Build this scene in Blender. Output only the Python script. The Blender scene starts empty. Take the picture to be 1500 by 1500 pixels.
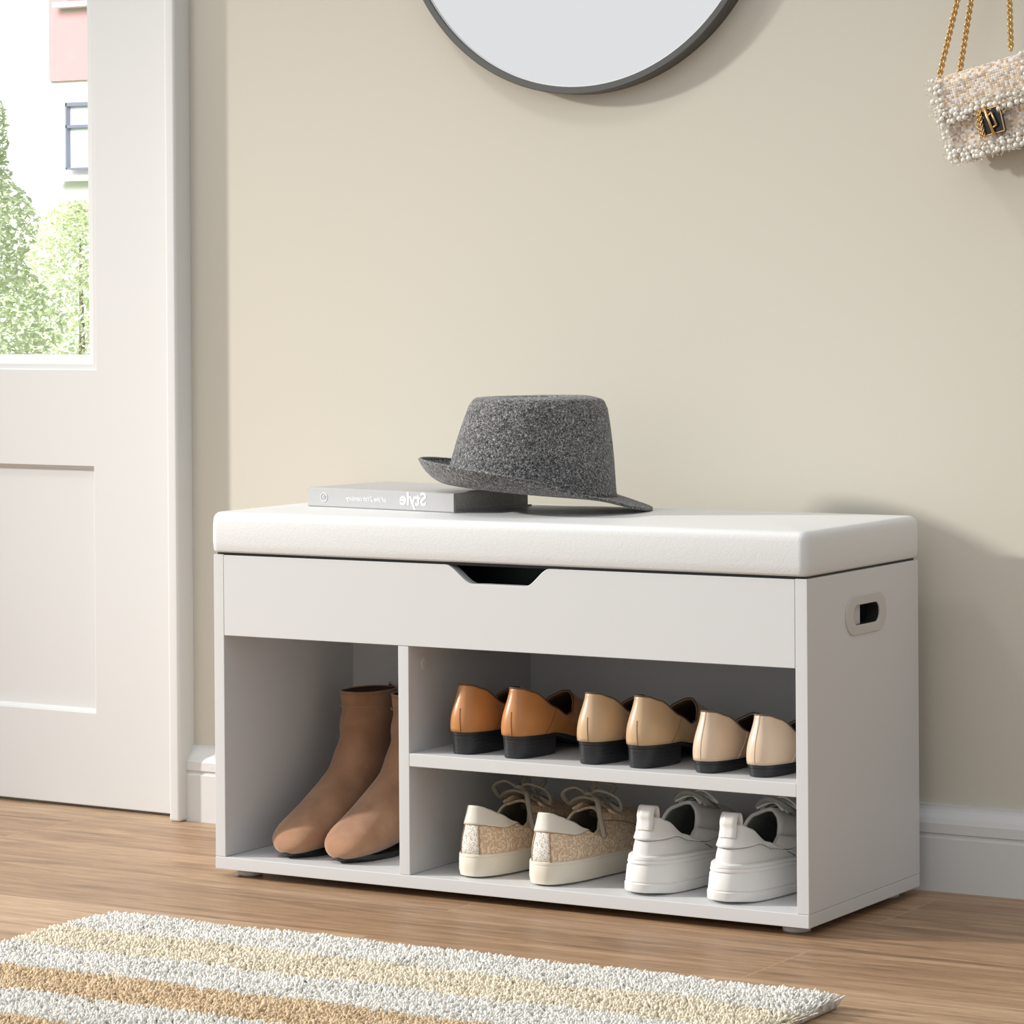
import bpy, bmesh, math, random
import numpy as np
from mathutils import Vector, Matrix, Euler
random.seed(4)
PI = math.pi
SC = bpy.context.scene
COL = SC.collection

# ------------------------------------------------------------------ helpers
def lin(c):
    return tuple(((v/255)/12.92 if v/255 <= .04045 else ((v/255+.055)/1.055)**2.4) for v in c)

def mat(name, col, rough=.6, metal=0, noise=None, bump=None, spec=.5, sheen=0, coat=0, col2=None):
    """col as linear rgb; noise=(scale, detail) mixes col/col2; bump=(scale, strength, distance)"""
    m = bpy.data.materials.new(name); m.use_nodes = True
    nt = m.node_tree; b = nt.nodes['Principled BSDF']
    b.inputs['Base Color'].default_value = (*col, 1)
    b.inputs['Roughness'].default_value = rough
    b.inputs['Metallic'].default_value = metal
    b.inputs['Specular IOR Level'].default_value = spec
    b.inputs['Sheen Weight'].default_value = sheen
    b.inputs['Coat Weight'].default_value = coat
    tc = nt.nodes.new('ShaderNodeTexCoord')
    if noise:
        n = nt.nodes.new('ShaderNodeTexNoise'); n.inputs['Scale'].default_value = noise[0]
        n.inputs['Detail'].default_value = noise[1]
        nt.links.new(tc.outputs['Object'], n.inputs['Vector'])
        r = nt.nodes.new('ShaderNodeValToRGB')
        r.color_ramp.elements[0].position = noise[2] if len(noise) > 2 else .35
        r.color_ramp.elements[1].position = noise[3] if len(noise) > 3 else .65
        r.color_ramp.elements[0].color = (*(col2 or col), 1); r.color_ramp.elements[1].color = (*col, 1)
        nt.links.new(n.outputs['Fac'], r.inputs['Fac']); nt.links.new(r.outputs['Color'], b.inputs['Base Color'])
    if bump:
        n = nt.nodes.new('ShaderNodeTexNoise'); n.inputs['Scale'].default_value = bump[0]; n.inputs['Detail'].default_value = 4
        nt.links.new(tc.outputs['Object'], n.inputs['Vector'])
        bp = nt.nodes.new('ShaderNodeBump'); bp.inputs['Strength'].default_value = bump[1]; bp.inputs['Distance'].default_value = bump[2]
        nt.links.new(n.outputs['Fac'], bp.inputs['Height']); nt.links.new(bp.outputs['Normal'], b.inputs['Normal'])
    return m

def weave_mat(name, cols, scale, rough=.9, bumpd=.0006):
    m = bpy.data.materials.new(name); m.use_nodes = True
    nt = m.node_tree; b = nt.nodes['Principled BSDF']; b.inputs['Roughness'].default_value = rough
    b.inputs['Specular IOR Level'].default_value = .2
    tc = nt.nodes.new('ShaderNodeTexCoord'); v = nt.nodes.new('ShaderNodeTexVoronoi')
    v.inputs['Scale'].default_value = scale; v.inputs['Randomness'].default_value = .22
    v.distance = 'CHEBYCHEV'
    nt.links.new(tc.outputs['Object'], v.inputs['Vector'])
    sep = nt.nodes.new('ShaderNodeSeparateColor'); nt.links.new(v.outputs['Color'], sep.inputs['Color'])
    r = nt.nodes.new('ShaderNodeValToRGB'); r.color_ramp.interpolation = 'CONSTANT'
    while len(r.color_ramp.elements) < len(cols): r.color_ramp.elements.new(.5)
    for i, c in enumerate(cols):
        r.color_ramp.elements[i].position = i/len(cols); r.color_ramp.elements[i].color = (*c, 1)
    nt.links.new(sep.outputs['Red'], r.inputs['Fac'])
    nt.links.new(r.outputs['Color'], b.inputs['Base Color'])
    bp = nt.nodes.new('ShaderNodeBump'); bp.invert = True; bp.inputs['Strength'].default_value = .8; bp.inputs['Distance'].default_value = bumpd
    nt.links.new(v.outputs['Distance'], bp.inputs['Height']); nt.links.new(bp.outputs['Normal'], b.inputs['Normal'])
    return m

def mk(name, verts, faces, m=None, parent=None, smooth=False, recalc=True, outward=None, mats=None, midx=None):
    me = bpy.data.meshes.new(name); me.from_pydata([tuple(v) for v in verts], [], faces)
    if recalc:
        bm = bmesh.new(); bm.from_mesh(me)
        bm.normal_update(); bmesh.ops.recalc_face_normals(bm, faces=bm.faces)
        bm.to_mesh(me); bm.free()
    if outward is not None:          # open surface: make normals face away from a centre line
        bm = bmesh.new(); bm.from_mesh(me); bm.normal_update()
        s = sum(f.normal.dot(f.calc_center_median()-Vector(outward))*f.calc_area() for f in bm.faces)
        if s < 0: bmesh.ops.reverse_faces(bm, faces=bm.faces)
        bm.to_mesh(me); bm.free()
    for x in (mats or ([m] if m else [])): me.materials.append(x)
    if midx: me.polygons.foreach_set('material_index', midx)
    if smooth: me.polygons.foreach_set('use_smooth', [True]*len(me.polygons))
    o = bpy.data.objects.new(name, me); COL.objects.link(o)
    if parent: o.parent = parent
    return o

def sharp(o, ang=35):
    me = o.data; bm = bmesh.new(); bm.from_mesh(me)
    for e in bm.edges:
        if len(e.link_faces) == 2 and e.calc_face_angle(0) > math.radians(ang): e.smooth = False
    bm.to_mesh(me); bm.free(); return o

def thing(name, label, cat, loc=(0, 0, 0), rot=(0, 0, 0), group=None):
    o = bpy.data.objects.new(name, None); COL.objects.link(o); o.empty_display_size = .05
    o.location = loc; o.rotation_euler = rot; o['label'] = label; o['category'] = cat
    if group: o['group'] = group
    return o

def struct(o):
    o['kind'] = 'structure'; return o

def dup(root, loc, label, rotz=None):
    def cp(o, par):
        c = o.copy(); COL.objects.link(c)
        if par: c.parent = par
        for ch in list(o.children): cp(ch, c)
        return c
    r = cp(root, None); r.location = loc; r['label'] = label
    if rotz is not None: r.rotation_euler = (0, 0, rotz)
    return r

class G:
    """collects shapes for one mesh"""
    def __init__(s): s.v = []; s.f = []
    def add(s, v, f):
        k = len(s.v); s.v += [tuple(p) for p in v]; s.f += [tuple(i+k for i in q) for q in f]; return s
    def box(s, a, b):
        x0, y0, z0 = a; x1, y1, z1 = b
        v = [(x0,y0,z0),(x1,y0,z0),(x1,y1,z0),(x0,y1,z0),(x0,y0,z1),(x1,y0,z1),(x1,y1,z1),(x0,y1,z1)]
        return s.add(v, [(0,3,2,1),(4,5,6,7),(0,1,5,4),(1,2,6,5),(2,3,7,6),(3,0,4,7)])
    def tube(s, pts, r, n=8, closed=False, flat=None, cap=True):
        pts = [Vector(p) for p in pts]; m = len(pts); vs = []; fs = []; up = None
        for i, p in enumerate(pts):
            if closed: t = pts[(i+1) % m]-pts[i-1]
            else: t = pts[min(i+1, m-1)]-pts[max(i-1, 0)]
            t.normalize()
            if up is None:
                up = Vector((0, 0, 1)) if abs(t.z) < .9 else Vector((1, 0, 0))
            a = t.cross(up)
            if a.length < 1e-4: a = t.cross(Vector((0, 1, 0.1)))
            a.normalize(); b = a.cross(t).normalized(); up = b
            ri = r[i] if isinstance(r, (list, tuple)) else r
            for k in range(n):
                th = 2*PI*k/n
                vs.append(p+a*math.cos(th)*ri+b*math.sin(th)*ri*(flat or 1))
        for i in range(m if closed else m-1):
            j = (i+1) % m
            for k in range(n):
                l = (k+1) % n; fs.append((i*n+k, i*n+l, j*n+l, j*n+k))
        if cap and not closed:
            fs.append(tuple(range(n))[::-1]); fs.append(tuple((m-1)*n+k for k in range(n)))
        return s.add(vs, fs)
    def obj(s, name, m, parent=None, smooth=False, bevel=0, seg=2, ang=30):
        o = mk(name, s.v, s.f, m, parent, smooth)
        if bevel:
            b = o.modifiers.new('bevel', 'BEVEL'); b.width = bevel; b.segments = seg; b.limit_method = 'ANGLE'; b.angle_limit = math.radians(ang)
            for p in o.data.polygons: p.use_smooth = True
            w = o.modifiers.new('wn', 'WEIGHTED_NORMAL'); w.keep_sharp = True
        return o

def box(name, a, b, m, parent=None, bevel=.0007, seg=2):
    return G().box(a, b).obj(name, m, parent, bevel=bevel, seg=seg)

def plate(name, outer, holes, d0, d1, axis, m, parent=None, bevel=.0007):
    """polygon with holes extruded from d0 to d1 along axis ('x' or 'y'); 2-D coords are (other, z)"""
    bm = bmesh.new()
    def P(p, d):
        return (d, p[0], p[1]) if axis == 'x' else (p[0], d, p[1])
    es = []
    for loop in [outer]+holes:
        vs = [bm.verts.new(P(p, d0)) for p in loop]
        es += [bm.edges.new((vs[i], vs[(i+1) % len(vs)])) for i in range(len(vs))]
    bmesh.ops.triangle_fill(bm, use_beauty=True, use_dissolve=False, edges=es)
    bmesh.ops.dissolve_limit(bm, angle_limit=.01, verts=bm.verts, edges=bm.edges, delimit=set()) if not holes else None
    r = bmesh.ops.extrude_face_region(bm, geom=bm.faces[:])
    d = Vector((d1-d0, 0, 0)) if axis == 'x' else Vector((0, d1-d0, 0))
    bmesh.ops.translate(bm, vec=d, verts=[g for g in r['geom'] if isinstance(g, bmesh.types.BMVert)])
    bmesh.ops.recalc_face_normals(bm, faces=bm.faces)
    me = bpy.data.meshes.new(name); bm.to_mesh(me); bm.free(); me.materials.append(m)
    o = bpy.data.objects.new(name, me); COL.objects.link(o)
    if parent: o.parent = parent
    if bevel:
        b = o.modifiers.new('bevel', 'BEVEL'); b.width = bevel; b.segments = 2; b.limit_method = 'ANGLE'; b.angle_limit = .6
        for p in me.polygons: p.use_smooth = True
        w = o.modifiers.new('wn', 'WEIGHTED_NORMAL'); w.keep_sharp = True
    return o

def stadium(cx, cz, w, h, n=10):
    r = h/2; p = []
    for s in (1, -1):
        for i in range(n+1):
            a = -PI/2+PI*i/n if s == 1 else PI/2+PI*i/n
            p.append((cx+s*(w/2-r)+r*math.cos(a), cz+r*math.sin(a)))
    return p

def prism_x(name, prof, x0, x1, m, parent=None, smooth=False):
    """profile in (y,z) extruded along x"""
    n = len(prof); v = [(x0, y, z) for y, z in prof]+[(x1, y, z) for y, z in prof]
    f = [(i, (i+1) % n, n+(i+1) % n, n+i) for i in range(n)]+[tuple(range(n)), tuple(range(n, 2*n))]
    return mk(name, v, f, m, parent)

def interp(tab, t):
    if t <= tab[0][0]: return tab[0][1]
    for (a, va), (b, vb) in zip(tab, tab[1:]):
        if t <= b:
            k = (t-a)/(b-a); k = k*k*(3-2*k)*.5+k*.5
            return va+(vb-va)*k
    return tab[-1][1]

def sstep(a, b, x):
    k = min(1, max(0, (x-a)/(b-a))); return k*k*(3-2*k)

def catmull(pts, n=8, closed=False):
    pts = [Vector(p) for p in pts]; out = []; m = len(pts)
    for i in range(m if closed else m-1):
        if closed: p0, p1, p2, p3 = pts[i-1], pts[i], pts[(i+1) % m], pts[(i+2) % m]
        else: p0, p1, p2, p3 = pts[max(i-1, 0)], pts[i], pts[i+1], pts[min(i+2, m-1)]
        for k in range(n):
            t = k/n
            out.append(.5*((2*p1)+(-p0+p2)*t+(2*p0-5*p1+4*p2-p3)*t*t+(-p0+3*p1-3*p2+p3)*t**3))
    if not closed: out.append(pts[-1])
    return out

# ------------------------------------------------------------------ materials
M = {}
M['board'] = mat('white_melamine', (.640, .648, .655), .42, bump=(700, .05, .0002))
M['board_side'] = M['board']
M['leather_white'] = mat('white_leatherette', (.70, .712, .715), .45, bump=(420, .4, .0006))
M['plastic'] = mat('pale_plastic', (.55, .54, .52), .35)
M['blackp'] = mat('black_plastic', (.03, .03, .03), .3)
M['dark'] = mat('near_black_board', (.012, .015, .02), .5)
M['paint'] = mat('white_paint', (.685, .69, .685), .4, bump=(60, .04, .0005))
M['wall'] = mat('cream_wall_paint', (.62, .592, .515), .85, bump=(90, .12, .001), spec=.2)
M['gold'] = mat('gold_metal', (.72, .47, .20), .3, 1)
M['steel'] = mat('steel', (.6, .6, .6), .3, 1)

def wood_floor():
    m = bpy.data.materials.new('oak_laminate'); m.use_nodes = True
    nt = m.node_tree; N = nt.nodes.new; Lk = nt.links.new; b = nt.nodes['Principled BSDF']
    tc = N('ShaderNodeTexCoord')
    br = N('ShaderNodeTexBrick')
    br.inputs['Scale'].default_value = 1; br.inputs['Brick Width'].default_value = 1.25; br.inputs['Row Height'].default_value = .165
    br.inputs['Mortar Size'].default_value = .0009; br.inputs['Mortar Smooth'].default_value = .3
    br.offset = .37; br.inputs['Color1'].default_value = (.02, .02, .02, 1); br.inputs['Color2'].default_value = (.98, .98, .98, 1)
    br.inputs['Mortar'].default_value = (.5, .5, .5, 1); br.inputs['Bias'].default_value = 0
    mpb = N('ShaderNodeMapping'); mpb.inputs['Location'].default_value = (.42, .055, 0)
    Lk(tc.outputs['Object'], mpb.inputs['Vector']); Lk(mpb.outputs['Vector'], br.inputs['Vector'])
    # per-board offset of the grain
    off = N('ShaderNodeVectorMath'); off.operation = 'SCALE'; off.inputs['Scale'].default_value = 7.3
    Lk(br.outputs['Color'], off.inputs[0])
    add = N('ShaderNodeVectorMath'); add.operation = 'ADD'; Lk(tc.outputs['Object'], add.inputs[0]); Lk(off.outputs[0], add.inputs[1])
    mp = N('ShaderNodeMapping'); mp.inputs['Scale'].default_value = (1.1, 17, 1); Lk(add.outputs[0], mp.inputs['Vector'])
    n1 = N('ShaderNodeTexNoise'); n1.inputs['Scale'].default_value = 2.2; n1.inputs['Detail'].default_value = 9; n1.inputs['Roughness'].default_value = .68; n1.inputs['Distortion'].default_value = 1.6
    Lk(mp.outputs['Vector'], n1.inputs['Vector'])
    mp2 = N('ShaderNodeMapping'); mp2.inputs['Scale'].default_value = (11, 330, 1); Lk(add.outputs[0], mp2.inputs['Vector'])
    n2 = N('ShaderNodeTexNoise'); n2.inputs['Scale'].default_value = 2; n2.inputs['Detail'].default_value = 7; n2.inputs['Roughness'].default_value = .7; Lk(mp2.outputs['Vector'], n2.inputs['Vector'])
    r = N('ShaderNodeValToRGB'); e = r.color_ramp.elements
    e[0].position = .28; e[0].color = (.185, .108, .060, 1)
    e[1].position = .72; e[1].color = (.55, .375, .238, 1)
    x = e.new(.5); x.color = (.39, .25, .148, 1)
    Lk(n1.outputs['Fac'], r.inputs['Fac'])
    mx = N('ShaderNodeMix'); mx.data_type = 'RGBA'; mx.blend_type = 'OVERLAY'; mx.inputs[0].default_value = .9
    Lk(r.outputs['Color'], mx.inputs[6]); Lk(n2.outputs['Fac'], mx.inputs[7])
    # board to board tone
    mx2 = N('ShaderNodeMix'); mx2.data_type = 'RGBA'; mx2.blend_type = 'SOFT_LIGHT'; mx2.inputs[0].default_value = .3
    Lk(mx.outputs[2], mx2.inputs[6]); Lk(br.outputs['Color'], mx2.inputs[7])
    mx3 = N('ShaderNodeMix'); mx3.data_type = 'RGBA'; mx3.inputs[7].default_value = (.50, .36, .25, 1)
    ml = N('ShaderNodeMath'); ml.operation = 'MULTIPLY'; ml.inputs[1].default_value = .5; Lk(br.outputs['Fac'], ml.inputs[0])
    Lk(ml.outputs[0], mx3.inputs[0]); Lk(mx2.outputs[2], mx3.inputs[6])
    Lk(mx3.outputs[2], b.inputs['Base Color'])
    b.inputs['Roughness'].default_value = .40; b.inputs['Specular IOR Level'].default_value = .28
    bp = N('ShaderNodeBump'); bp.inputs['Strength'].default_value = .25; bp.inputs['Distance'].default_value = .0006
    Lk(n2.outputs['Fac'], bp.inputs['Height']); Lk(bp.outputs['Normal'], b.inputs['Normal'])
    return m
M['floor'] = wood_floor()

# ------------------------------------------------------------------ setting
WY = .345                                                     # wall plane
struct(box('floor', (-5, -6, -.05), (5, WY+.15, 0), M['floor'], bevel=0))
wall = plate('wall_back', [(-5, -.05), (-1.235, -.05), (-1.235, 2.07), (-.3, 2.07), (-.3, -.05), (5, -.05), (5, 2.9), (-5, 2.9)], [], WY, WY+.15, 'y', M['wall'], bevel=0)
struct(wall)
bb = [(WY, 0), (.325, 0), (.325, .0625), (.3275, .0655), (.3275, .0675), (.325, .069), (.3255, .080), (.3285, .086), (.334, .0905), (.3375, .0945), (.3385, .0975), (.3385, .1005), (WY, .1005)]
struct(prism_x('baseboard_back', bb, -.287, 5, M['paint']))
struct(prism_x('baseboard_left', bb, -5, -1.25, M['paint']))
def casing(name, x0, x1, z0, z1):
    g = G(); g.box((x0, .310, z0), (x1, WY+.002, z1)); return struct(g.obj(name, M['paint'], bevel=.004, seg=3))
casing('trim_1', -.3045, -.2865, 0, 2.075)
casing('trim_2', -1.25, -1.232, 0, 2.075)
casing('trim_3', -1.25, -.2865, 2.075, 2.093)

# door: leaf with a glass pane above a recessed panel, a little ajar
door = struct(bpy.data.objects.new('door_1', None)); COL.objects.link(door)
door.location = (-.3065, .3405, .004); door.rotation_euler = (0, 0, -.042)
GX0, GX1, GZ0, GZ1 = -.775, -.1455, .6025, 1.93
PX0, PX1, PZ0, PZ1 = -.769, -.1505, .129, .468
rect = lambda a, b, c, d: [(a, c), (b, c), (b, d), (a, d)]
plate('door_leaf', rect(-.92, -.001, 0, 2.05), [rect(GX0, GX1, GZ0, GZ1), rect(PX0, PX1, PZ0, PZ1)], 0, .04, 'y', M['paint'], door, bevel=.0015)
def ring_frame(name, a, b, c, d, w, y0, y1, y2, parent, m):
    """sloping moulding between outer rect and inner rect"""
    o = rect(a, b, c, d); i = rect(a+w, b-w, c+w, d-w); k = rect(a+w*.35, b-w*.35, c+w*.35, d-w*.35)
    v = [(x, y0, z) for x, z in o]+[(x, y0, z) for x, z in k]+[(x, y1, z) for x, z in i]+[(x, y2, z) for x, z in i]+[(x, y2, z) for x, z in o]
    f = []
    for r_ in range(5):
        for q in range(4):
            f.append((r_*4+q, r_*4+(q+1) % 4, ((r_+1) % 5)*4+(q+1) % 4, ((r_+1) % 5)*4+q))
    return mk(name, v, f, m, parent)
ring_frame('glazing_bead', GX0, GX1, GZ0, GZ1, .0195, .004, .010, .030, door, M['paint'])
gl = bpy.data.materials.new('door_glass'); gl.use_nodes = True
nt = gl.node_tree; nt.nodes.clear(); out = nt.nodes.new('ShaderNodeOutputMaterial'); mxs = nt.nodes.new('ShaderNodeMixShader')
tr = nt.nodes.new('ShaderNodeBsdfTransparent'); gs = nt.nodes.new('ShaderNodeBsdfGlossy'); gs.inputs['Roughness'].default_value = .02
mxs.inputs[0].default_value = .06; nt.links.new(tr.outputs[0], mxs.inputs[1]); nt.links.new(gs.outputs[0], mxs.inputs[2]); nt.links.new(mxs.outputs[0], out.inputs[0])
box('glass_pane', (GX0+.008, .016, GZ0+.008), (GX1-.008, .020, GZ1-.008), gl, door, bevel=0)
# recessed panel with sloped border
g = G()
a = [(x, .001, z) for x, z in rect(PX0, PX1, PZ0, PZ1)]; w = .0045
b_ = [(x, .009, z) for x, z in rect(PX0+w, PX1-w, PZ0+w, PZ1-w)]; c_ = [(x, .028, z) for x, z in rect(PX0, PX1, PZ0, PZ1)]
g.add(a+b_+c_, [(0,1,5,4),(1,2,6,5),(2,3,7,6),(3,0,4,7),(4,5,6,7),(8,9,10,11),(0,1,9,8),(1,2,10,9),(2,3,11,10),(3,0,8,11)])
g.obj('door_panel', M['paint'], door)

# ------------------------------------------------------------------ outdoors (seen through the door glass)
M['lawn'] = mat('lawn', (.22, .30, .10), .9, noise=(3, 4), col2=(.12, .2, .06))
struct(box('ground', (-90, WY+.15, -.75), (60, 90, -.7), M['lawn'], bevel=0))
M['facade'] = mat('white_render', (.85, .84, .83), .9)
M['pinkwall'] = mat('pink_brick_render', (.60, .36, .37), .9, noise=(3, 4), col2=(.57, .34, .35))
M['wframe'] = mat('grey_blue_window_frame', (.20, .21, .30), .5)
M['pane'] = mat('window_glass_pale', (.8, .82, .85), .1)
bld = thing('apartment_building', 'pale apartment block with a pink upper storey far outside the door glass', 'building', (-46, 60, -.7))
box('wall', (-14, 0, 0), (12, 10, 26), M['facade'], bld, bevel=0)
box('pink_storey', (-2.72, -.12, 6.62), (9, .05, 12.5), M['pinkwall'], bld, bevel=0)
for z0 in (4.45, 8.65):
    x0 = -2.05
    f = G()
    hh = 1.62 if z0 < 5 else 1.7
    for a_, b2 in (((x0, -.35, z0), (x0+.045, -.1, z0+hh)), ((x0+.9, -.35, z0), (x0+.97, -.1, z0+hh)), ((x0, -.35, z0), (x0+.97, -.1, z0+.045)),
                  ((x0, -.35, z0+hh-.09), (x0+.97, -.1, z0+hh)), ((x0, -.35, z0+hh*.62), (x0+.97, -.1, z0+hh*.62+.07))): f.box(a_, b2)
    fr = f.obj('window_frame', M['wframe'], bld)
    box('pane', (x0+.02, -.2, z0+.02), (x0+.95, -.13, z0+hh-.02), M['pane'], fr, bevel=0)
    box('window_sill', (x0-.25, -.5, z0-.28), (x0+1.3, 0, z0-.16), M['facade'], bld, bevel=0)

def tree(loc, h, w, n, label, seed, cone):
    rn = random.Random(seed)
    t = thing('garden_tree', label, 'tree', loc, group='garden trees outside the door')
    g = G().tube([(0, 0, 0), (.03, 0, h*.4), (0, .02, h*.85)], [.05, .03, .01], 8)
    g.obj('trunk', M['bark'], t, smooth=True)
    V = []; F = []; mi = []
    for i in range(n):
        u = rn.random(); z = h*(.02+.98*u)
        rad = w*(cone(u))*math.sqrt(rn.random()); a = rn.random()*2*PI
        p = Vector((rad*math.cos(a), rad*math.sin(a), z))
        s = rn.uniform(.012, .034); e = Euler((rn.uniform(-1.2, 1.2), rn.uniform(-1.2, 1.2), rn.random()*6)).to_matrix()
        k = len(V)
        for q in ((0, -s*1.5, 0), (s*.6, -.1*s, .2*s), (0, s*1.5, 0), (-s*.6, -.1*s, .2*s)): V.append(p+e@Vector(q))
        F.append((k, k+1, k+2, k+3)); mi.append(rn.choice((0, 0, 0, 1, 1, 2)))
    mk('foliage', V, F, None, t, recalc=False, mats=[M['leaf1'], M['leaf2'], M['leaf3']], midx=mi)
def leafmat(name, c):
    m = bpy.data.materials.new(name); m.use_nodes = True; nt = m.node_tree
    b = nt.nodes['Principled BSDF']; b.inputs['Base Color'].default_value = (*c, 1); b.inputs['Roughness'].default_value = .6
    t = nt.nodes.new('ShaderNodeBsdfTranslucent'); t.inputs[0].default_value = (*c, 1); x = nt.nodes.new('ShaderNodeMixShader'); x.inputs[0].default_value = .35
    o = nt.nodes['Material Output']; nt.links.new(b.outputs[0], x.inputs[1]); nt.links.new(t.outputs[0], x.inputs[2]); nt.links.new(x.outputs[0], o.inputs[0])
    return m
M['leaf1'] = leafmat('leaf_pale_green', (.70, .76, .52)); M['leaf2'] = leafmat('leaf_mid_green', (.52, .60, .34)); M['leaf3'] = leafmat('leaf_silvery', (.80, .80, .70))
M['bark'] = mat('bark', (.2, .14, .09), .9)
tree((-17.35, 20, -.7), 3.75, 1.15, 15000, 'tall pale green tree at the left edge of the door glass', 1, lambda u: (1-u)**.75*(.85+.15*math.sin(u*25)))
tree((-18.5, 23, -.7), 2.35, .85, 9000, 'lower round green tree behind the lower right corner of the door glass', 2, lambda u: max(0, 1-(2*u-.85)**2*.75)**.5*.95)

# ------------------------------------------------------------------ shoe bench
HC = .3925; D = .296
bench = thing('shoe_bench', 'white storage bench with a padded seat and open shoe compartments against the cream wall', 'bench')
T = .0148
box('side_panel', (0, 0, .0252), (T, D, HC), M['board'], bench)
hy, hz = .1503, .3423
plate('side_panel', rect(0, D, .0252, HC), [stadium(hy, hz, .098, .036)], .8-T, .8, 'x', M['board'], bench)
grip = plate('grip_ring', stadium(hy, hz, .1085, .0445), [stadium(hy, hz, .070, .0225)], .7995, .8018, 'x', M['plastic'], bench, bevel=.0009)
plate('grip_sleeve', stadium(hy, hz, .0765, .0285), [stadium(hy, hz, .070, .0225)], .786, .7998, 'x', M['blackp'], grip, bevel=0)
box('grip_insert', (.7930, .1160, .3305), (.7945, .1470, .3540), M['plastic'], grip, bevel=0)
box('bottom_board', (0, -.0006, .010), (.8, D, .0250), M['board'], bench)
box('divider', (.2662, .0004, .0252), (.2808, .28, .294), M['board'], bench)
box('shelf', (.281, .0004, .1530), (.785, .28, .1682), M['board'], bench)
box('back_panel', (T, .2805, .0252), (.8-T, .288, HC), M['board'], bench, bevel=0)
box('bin_floor', (T+.0002, .016, .2946), (.8-T-.0002, .280, .3046), M['board'], bench, bevel=0)
# near-black sheet set back inside the bin, seen through the finger notch
box('bin_sheet', (T+.0004, .0785, .3048), (.8-T-.0004, .0800, .388), M['dark'], bench, bevel=0)
n0, n1, n2, n3 = .333, .3705, .4405, .4735; zt = HC-.0006; zn = .3706
def scurve(x0, x1, z0, z1, n=12):
    r = []
    for i in range(n+1):
        k = i/n; r.append((x0+(x1-x0)*k, z0+(z1-z0)*(k*k*(3-2*k))))
    return r
top = [(.785, zt)]+scurve(n3, n2, zt, zn)+scurve(n1, n0, zn, zt)+[(.015, zt)]
plate('front_panel', [(.0152, .2943), (.7848, .2943)]+top, [], 0, .0145, 'y', M['board'], bench)
for x, y in ((.03, .03), (.77, .03), (.03, .265), (.77, .265)):
    g = G(); n = 20
    v = [(x+r*math.cos(2*PI*i/n), y+r*math.sin(2*PI*i/n), z) for r, z in ((.013, 0), (.016, .0015), (.016, .005), (.012, .010)) for i in range(n)]
    f = [(k*n+i, k*n+(i+1) % n, (k+1)*n+(i+1) % n, (k+1)*n+i) for k in range(3) for i in range(n)]+[tuple(range(n)), tuple(range(3*n, 4*n))]
    g.add(v, f).obj('foot', M['plastic'], bench, smooth=True)
# round cover cap on the divider
g = G(); n = 24; cy, cz_ = .035, .2705
v = [(x, cy+r*math.cos(2*PI*i/n), cz_+r*math.sin(2*PI*i/n)) for r, x in ((.0075, .2806), (.0075, .2812), (.0055, .2818)) for i in range(n)]
g.add(v, [(k*n+i, k*n+(i+1) % n, (k+1)*n+(i+1) % n, (k+1)*n+i) for k in range(2) for i in range(n)]+[tuple(range(2*n, 3*n))]).obj('screw_cap', M['board'], bench)
# padded seat
def cushion():
    nx, ny, nz = 48, 20, 6
    bm = bmesh.new()
    bmesh.ops.create_cube(bm, size=1)
    bmesh.ops.subdivide_edges(bm, edges=bm.edges[:], cuts=1)
    bm.free()
    x0, x1, y0, y1, z0, z1 = -.0025, .8015, -.003, .2985, .3952, .4452
    r = .009; P = []; rows = []
    # rings: from bottom edge up the wall, over the rounded edge, in over the top
    def ring(off, z, rc):
        pts = []; m = 8
        for (cx, cy, a0) in ((x1, y0, -PI/2), (x1, y1, 0), (x0, y1, PI/2), (x0, y0, PI)):
            sx = -1 if cx == x1 else 1; sy = 1 if cy == y0 else -1
            ox, oy = cx+sx*(off+rc), cy+sy*(off+rc)
            for i in range(m+1):
                a = a0+PI/2*i/m; pts.append((ox+rc*math.cos(a), oy+rc*math.sin(a), z))
        return pts
    prof = [(.003, z0), (.0008, z0+.0012), (0, z0+.003), (-.0008, z0+.012), (-.001, z0+.024), (-.0004, z1-.012)]
    for i in range(1, 8):
        a = PI/2*i/7; prof.append((r*(1-math.cos(a)), z1-.0105+(.0095)*math.sin(a)))
    prof += [(.02, z1-.0004), (.04, z1+.0006), (.08, z1+.0014), (.12, z1+.0017), (.145, z1+.0018)]
    V = []; F = []
    for off, z in prof:
        V += ring(off, z, max(.0006, .011-off*.8))
    n = len(ring(0, 0, .01))
    for k in range(len(prof)-1):
        for i in range(n): F.append((k*n+i, k*n+(i+1) % n, (k+1)*n+(i+1) % n, (k+1)*n+i))
    F.append(tuple(range(n))[::-1]); F.append(tuple(range((len(prof)-1)*n, len(prof)*n)))
    return mk('seat_cushion', V, F, M['leather_white'], bench, smooth=True)
cushion()
box('seat_gap_shade', (.004, .003, .3915), (.796, .292, .3955), M['dark'], bench, bevel=0)  # near-black strip under the cushion, the gap's shade put into its colour

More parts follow.
